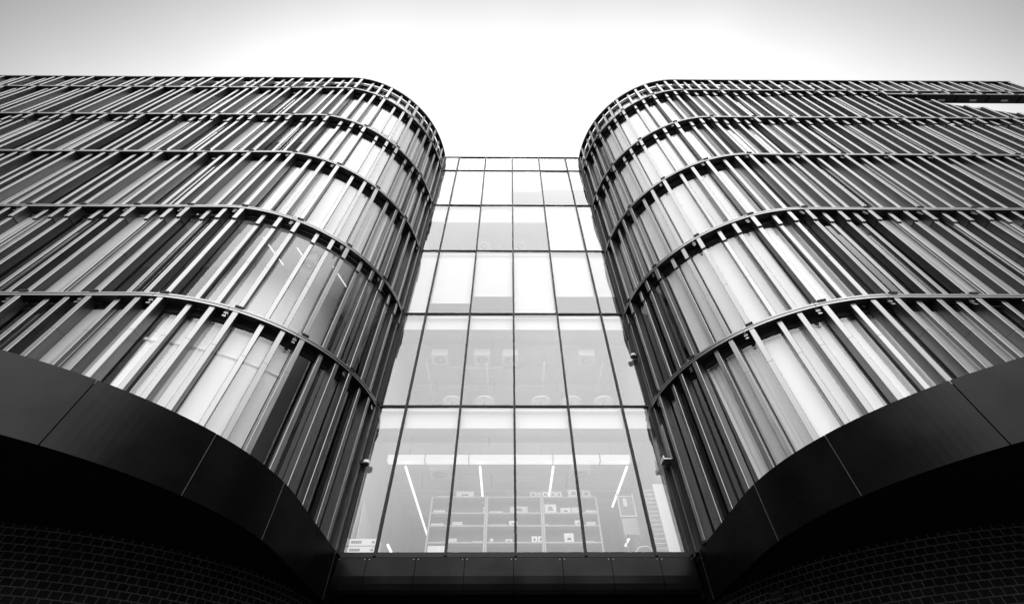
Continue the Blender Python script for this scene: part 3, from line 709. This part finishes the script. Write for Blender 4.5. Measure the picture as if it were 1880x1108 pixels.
for zc_, nm_ in ((C1, 'lowest'), (C2, 'second')):
    for k, (y, w_, hh) in enumerate(((11.6, .10, .16), (13.9, .35, .22), (16.2, .35, .22))):
        mb = MB(); mb.box(XL - .05, XR + .05, y, y + w_, zc_ - hh, zc_ + .01, 'ceiling')
        for x in (-2.9, -.6, 1.9): mb.box(x, x + .05, y - .02, y + w_ + .02, zc_ - hh - .02, zc_, 'shelf_metal')
        tag(mb.build('ceiling_beam'), ('shallow', 'nearer deep', 'farther deep')[k] + ' grey beam crossing the ceiling of the ' + nm_ + ' glazed storey', 'beam')
    mb = MB(); mb.tube([(-1.6, YC + .6, zc_ - .12), (-1.6, 15.5, zc_ - .12)], .05, 'shelf_metal', 8); mb.tube([(-1.6, 12.9, zc_ - .12), (2.2, 12.9, zc_ - .12), (2.2, 15, zc_ - .12)], .035, 'shelf_metal', 8)
    tag(mb.build('branch_pipe'), 'grey branching pipe under the ceiling of the ' + nm_ + ' glazed storey', 'pipe')
def ac_unit(x, y, z, w_, label, grp):
    t = empty('ceiling_unit', (x, y, z), label, 'air conditioner', grp)
    mb = MB(); mb.box(x - w_, x + w_, y - w_, y + w_, z, z + .28, 'white_paint'); o = mb.build('housing', t); o.location = -t.location
    mb = MB()
    for k in range(18):
        a = k * PI / 9; c_, s_ = math.cos(a), math.sin(a); r0, r1 = w_ * .25, w_ * .8
        mb.face([(x + r0 * c_ - .012 * s_, y + r0 * s_ + .012 * c_, z - .004), (x + r1 * c_ - .012 * s_, y + r1 * s_ + .012 * c_, z - .004), (x + r1 * c_ + .02 * s_, y + r1 * s_ - .02 * c_, z - .012), (x + r0 * c_ + .012 * s_, y + r0 * s_ - .012 * c_, z - .012)], 'shelf_back')
    o = mb.build('swirl_vent', t); o.location = -t.location
ac_unit(-2.15, 13.0, 6.55 + EYE, .30, 'square ceiling unit above the left bookcase in the lowest storey', 'ceiling units of the lowest storey')
ac_unit(2.25, 13.0, 6.55 + EYE, .30, 'square ceiling unit above the right bookcase in the lowest storey', 'ceiling units of the lowest storey')
for x, lb in ((-2.45, 'leftmost ceiling unit of the second glazed storey'), (-.95, 'ceiling unit beside the second mullion, second glazed storey'), (.05, 'ceiling unit behind the central mullion, second glazed storey'), (2.75, 'rightmost ceiling unit of the second glazed storey')):
    ac_unit(x, 11.75, 10.15 + EYE, .28, lb, 'ceiling units of the second storey')
for x, lb in ((-1.25, 'left ceiling unit seen under the high blinds'), (.55, 'right ceiling unit seen under the high blinds')):
    ac_unit(x, 12.2, 17.95 + EYE, .28, lb, 'ceiling units of the fourth storey')
q_ = PL.p(-5.3, 1.0, L[2] - .62)
ac_unit(q_.x, q_.y, q_.z, .28, 'ceiling unit with a round vent inside the corner windows of the left wing', 'ceiling units')
def table(x, y, zf, r_, label):
    t = empty('round_table', (x, y, zf), label, 'table', 'round tables of the second glazed storey')
    mb = MB(); mb.sweep([[(x + r_ * math.cos(k * PI / 12), y + r_ * math.sin(k * PI / 12), z) for k in range(24)] for z in (zf + .72, zf + .75)], 'carton'); o = mb.build('tabletop', t); o.location = -t.location
    mb = MB(); mb.tube([(x, y, zf), (x, y, zf + .72)], .03, 'steel'); o = mb.build('leg', t); o.location = -t.location
F2 = L[1] - .06
for x, lb in ((-1.75, 'round white table leftmost behind the second row of panes'), (-.75, 'round white table second from the left behind the panes'), (1.0, 'round white table just right of the central mullion'), (1.95, 'round white table left of the fourth mullion'), (2.95, 'rightmost round white table behind the second row of panes')):
    table(x, 11.25, F2, .30, lb)
# whiteboard on a stand
wb = empty('whiteboard', (3.3, 12.3, FL), 'whiteboard with a paper note on a tall stand right of the bookcases', 'whiteboard')
def wq(mb, n):
    o = mb.build(n, wb); o.location = -wb.location
mb = MB(); mb.box(3.12, 3.52, 12.32, 12.34, 5.02 + EYE, 5.62 + EYE, 'shelf_back'); wq(mb, 'board')
mb = MB()
for b_ in ((3.09, 3.12, 5.0, 5.65), (3.52, 3.55, 5.0, 5.65), (3.12, 3.52, 5.0, 5.03), (3.12, 3.52, 5.54, 5.57)): mb.box(b_[0], b_[1], 12.30, 12.34, b_[2] + EYE, b_[3] + EYE, 'white_paint')
wq(mb, 'board_frame')
mb = MB(); mb.box(3.24, 3.34, 12.30, 12.318, 5.28 + EYE, 5.50 + EYE, 'paper'); wq(mb, 'note')
mb = MB(); mb.box(3.12, 3.54, 12.35, 12.6, 4.55 + EYE, 4.98 + EYE, 'shelf_metal'); wq(mb, 'cabinet')
for x in (3.14, 3.5):
    mb = MB(); mb.tube([(x, 12.36, FL), (x, 12.36, 4.55 + EYE)], .015, 'steel', 6); wq(mb, 'leg')
mb = MB(); n = 28
mb.tube([(3.28 + .24 * math.cos(a * 2 * PI / n), 11.35 + .03 * math.sin(a), 3.68 + EYE + .24 * math.sin(a * 2 * PI / n)) for a in range(n + 1)], .012, 'white_paint', 6)
for k in range(6): mb.tube([(3.28, 11.35, 3.68 + EYE), (3.28 + .24 * math.cos(k * PI / 3), 11.35, 3.68 + EYE + .24 * math.sin(k * PI / 3))], .003, 'steel', 4)
tag(mb.build('bicycle_wheel'), 'thin spoked wheel standing low behind the lowest right pane', 'wheel')
# slatted white screen by the right wall
t = empty('slatted_screen', (3.8, 11.1, FL), 'tall white panel with thin slats at the right end of the lowest panes', 'screen')
def tq(mb, n):
    o = mb.build(n, t); o.location = -t.location
mb = MB(); mb.box(3.70, 3.98, 10.86, 10.90, FL, 5.22 + EYE, 'white_paint'); tq(mb, 'front_board')
mb = MB(); mb.box(3.98, 4.05, 10.86, 11.2, FL, 5.20 + EYE, 'carton'); tq(mb, 'side_board')
for k in range(15):
    mb = MB(); z = 3.62 + EYE + k * .105; mb.box(3.46, 3.69, 10.92, 11.2, z, z + .012, 'white_paint'); tq(mb, 'slat')
# two flat printed cartons at the left end of the sill
for k, lb in ((0, 'upper one of two flat white cartons on the sill beside the left wing'), (1, 'lower one of two flat white cartons on the sill beside the left wing')):
    mb = MB(); z = 3.73 + EYE - k * .165; mb.box(-3.72, -3.0, 10.74, 11.05, z, z + .145, 'paper')
    mb.box(-3.62, -3.38, 10.736, 10.739, z + .045, z + .10, 'ink')
    for q in range(5): mb.box(-3.62 + .05 * q, -3.615 + .05 * q, 10.733, 10.7355, z + .045, z + .10, 'paper')
    mb.box(-3.14, -3.08, 10.736, 10.739, z + .05, z + .09, 'shelf_back'); tag(mb.build('flat_carton'), lb, 'carton')
# leaning boards on the left wall
mb = MB(); mb.hexa([(-3.7, 11.4, FL), (-3.6, 12.9, FL), (-3.57, 12.9, FL), (-3.67, 11.4, FL), (-3.83, 11.5, 5.1 + EYE), (-3.8, 12.7, 4.7 + EYE), (-3.77, 12.7, 4.7 + EYE), (-3.8, 11.5, 5.1 + EYE)], 'carton')
tag(mb.build('leaning_board'), 'grey board leaning on the left side wall of the lowest storey', 'board')
# service box on the right wing beside the glass
t = empty('planter_box', (3.9, 10.3, 5.55 + EYE), 'small metal tray with twigs fixed beside the glass on the right wing', 'planter')
mb = MB(); mb.box(3.90, 4.12, 10.12, 10.45, 5.51 + EYE, 5.54 + EYE, 'steel'); mb.box(4.10, 4.13, 10.12, 10.45, 5.54 + EYE, 6.5 + EYE, 'ledge_metal'); mb.box(3.90, 3.92, 10.12, 10.45, 5.54 + EYE, 5.61 + EYE, 'steel'); o = mb.build('tray', t); o.location = -t.location
mb = MB()
for k in range(14):
    x = random.uniform(3.94, 4.06); y = random.uniform(10.15, 10.4); mb.tube([(x, y, 5.54 + EYE), (x + random.uniform(-.05, .03), y, 5.75 + EYE), (x + random.uniform(-.06, .04), y + .05, 5.7 + EYE + random.random() * .35)], .006, 'leaf', 5)
o = mb.build('twigs', t); o.location = -t.location
# small signs under the right canopy
for (x, y, z, hw, lb) in ((4.69, 8.80, 2.25, .13, 'faint square plate low on the dark brick wall under the right canopy'), (4.88, 8.49, 2.17, .08, 'faint striped plate on the dark brick wall, right of the square plate')):
    n = Vector((x - 8.549, y - 10.706, 0)).normalized(); tg = Vector((-n.y, n.x, 0)); c0 = Vector((8.549, 10.706, 0)) + n * 4.306
    mb = MB()
    def pl_(a, b, z0, z1, d0, d1, mt):
        q = [c0 + tg * a + n * d0, c0 + tg * b + n * d0, c0 + tg * b + n * d1, c0 + tg * a + n * d1]
        mb.hexa([Vector((p.x, p.y, z0)) for p in q] + [Vector((p.x, p.y, z1)) for p in q], mt)
    zc = z + EYE
    pl_(-hw, hw, zc - .09, zc + .09, .002, .014, 'frame')
    for k in range(2): pl_(-hw * .8, hw * .8, zc - .07 + k * .09, zc - .04 + k * .09, .0145, .017, 'core')
    tag(mb.build('wall_plate'), lb, 'plate')
# ------------------------------------------------------------------ ground
mb = MB(); mb.face([(-400, -400, 0), (400, -400, 0), (400, 400, 0), (-400, 400, 0)], 'asphalt'); o = mb.build('ground'); o['kind'] = 'structure'
mb = MB(); mb.box(-26, 26, -3, 14, .002, .12, 'paving'); o = mb.build('pavement'); o['kind'] = 'structure'
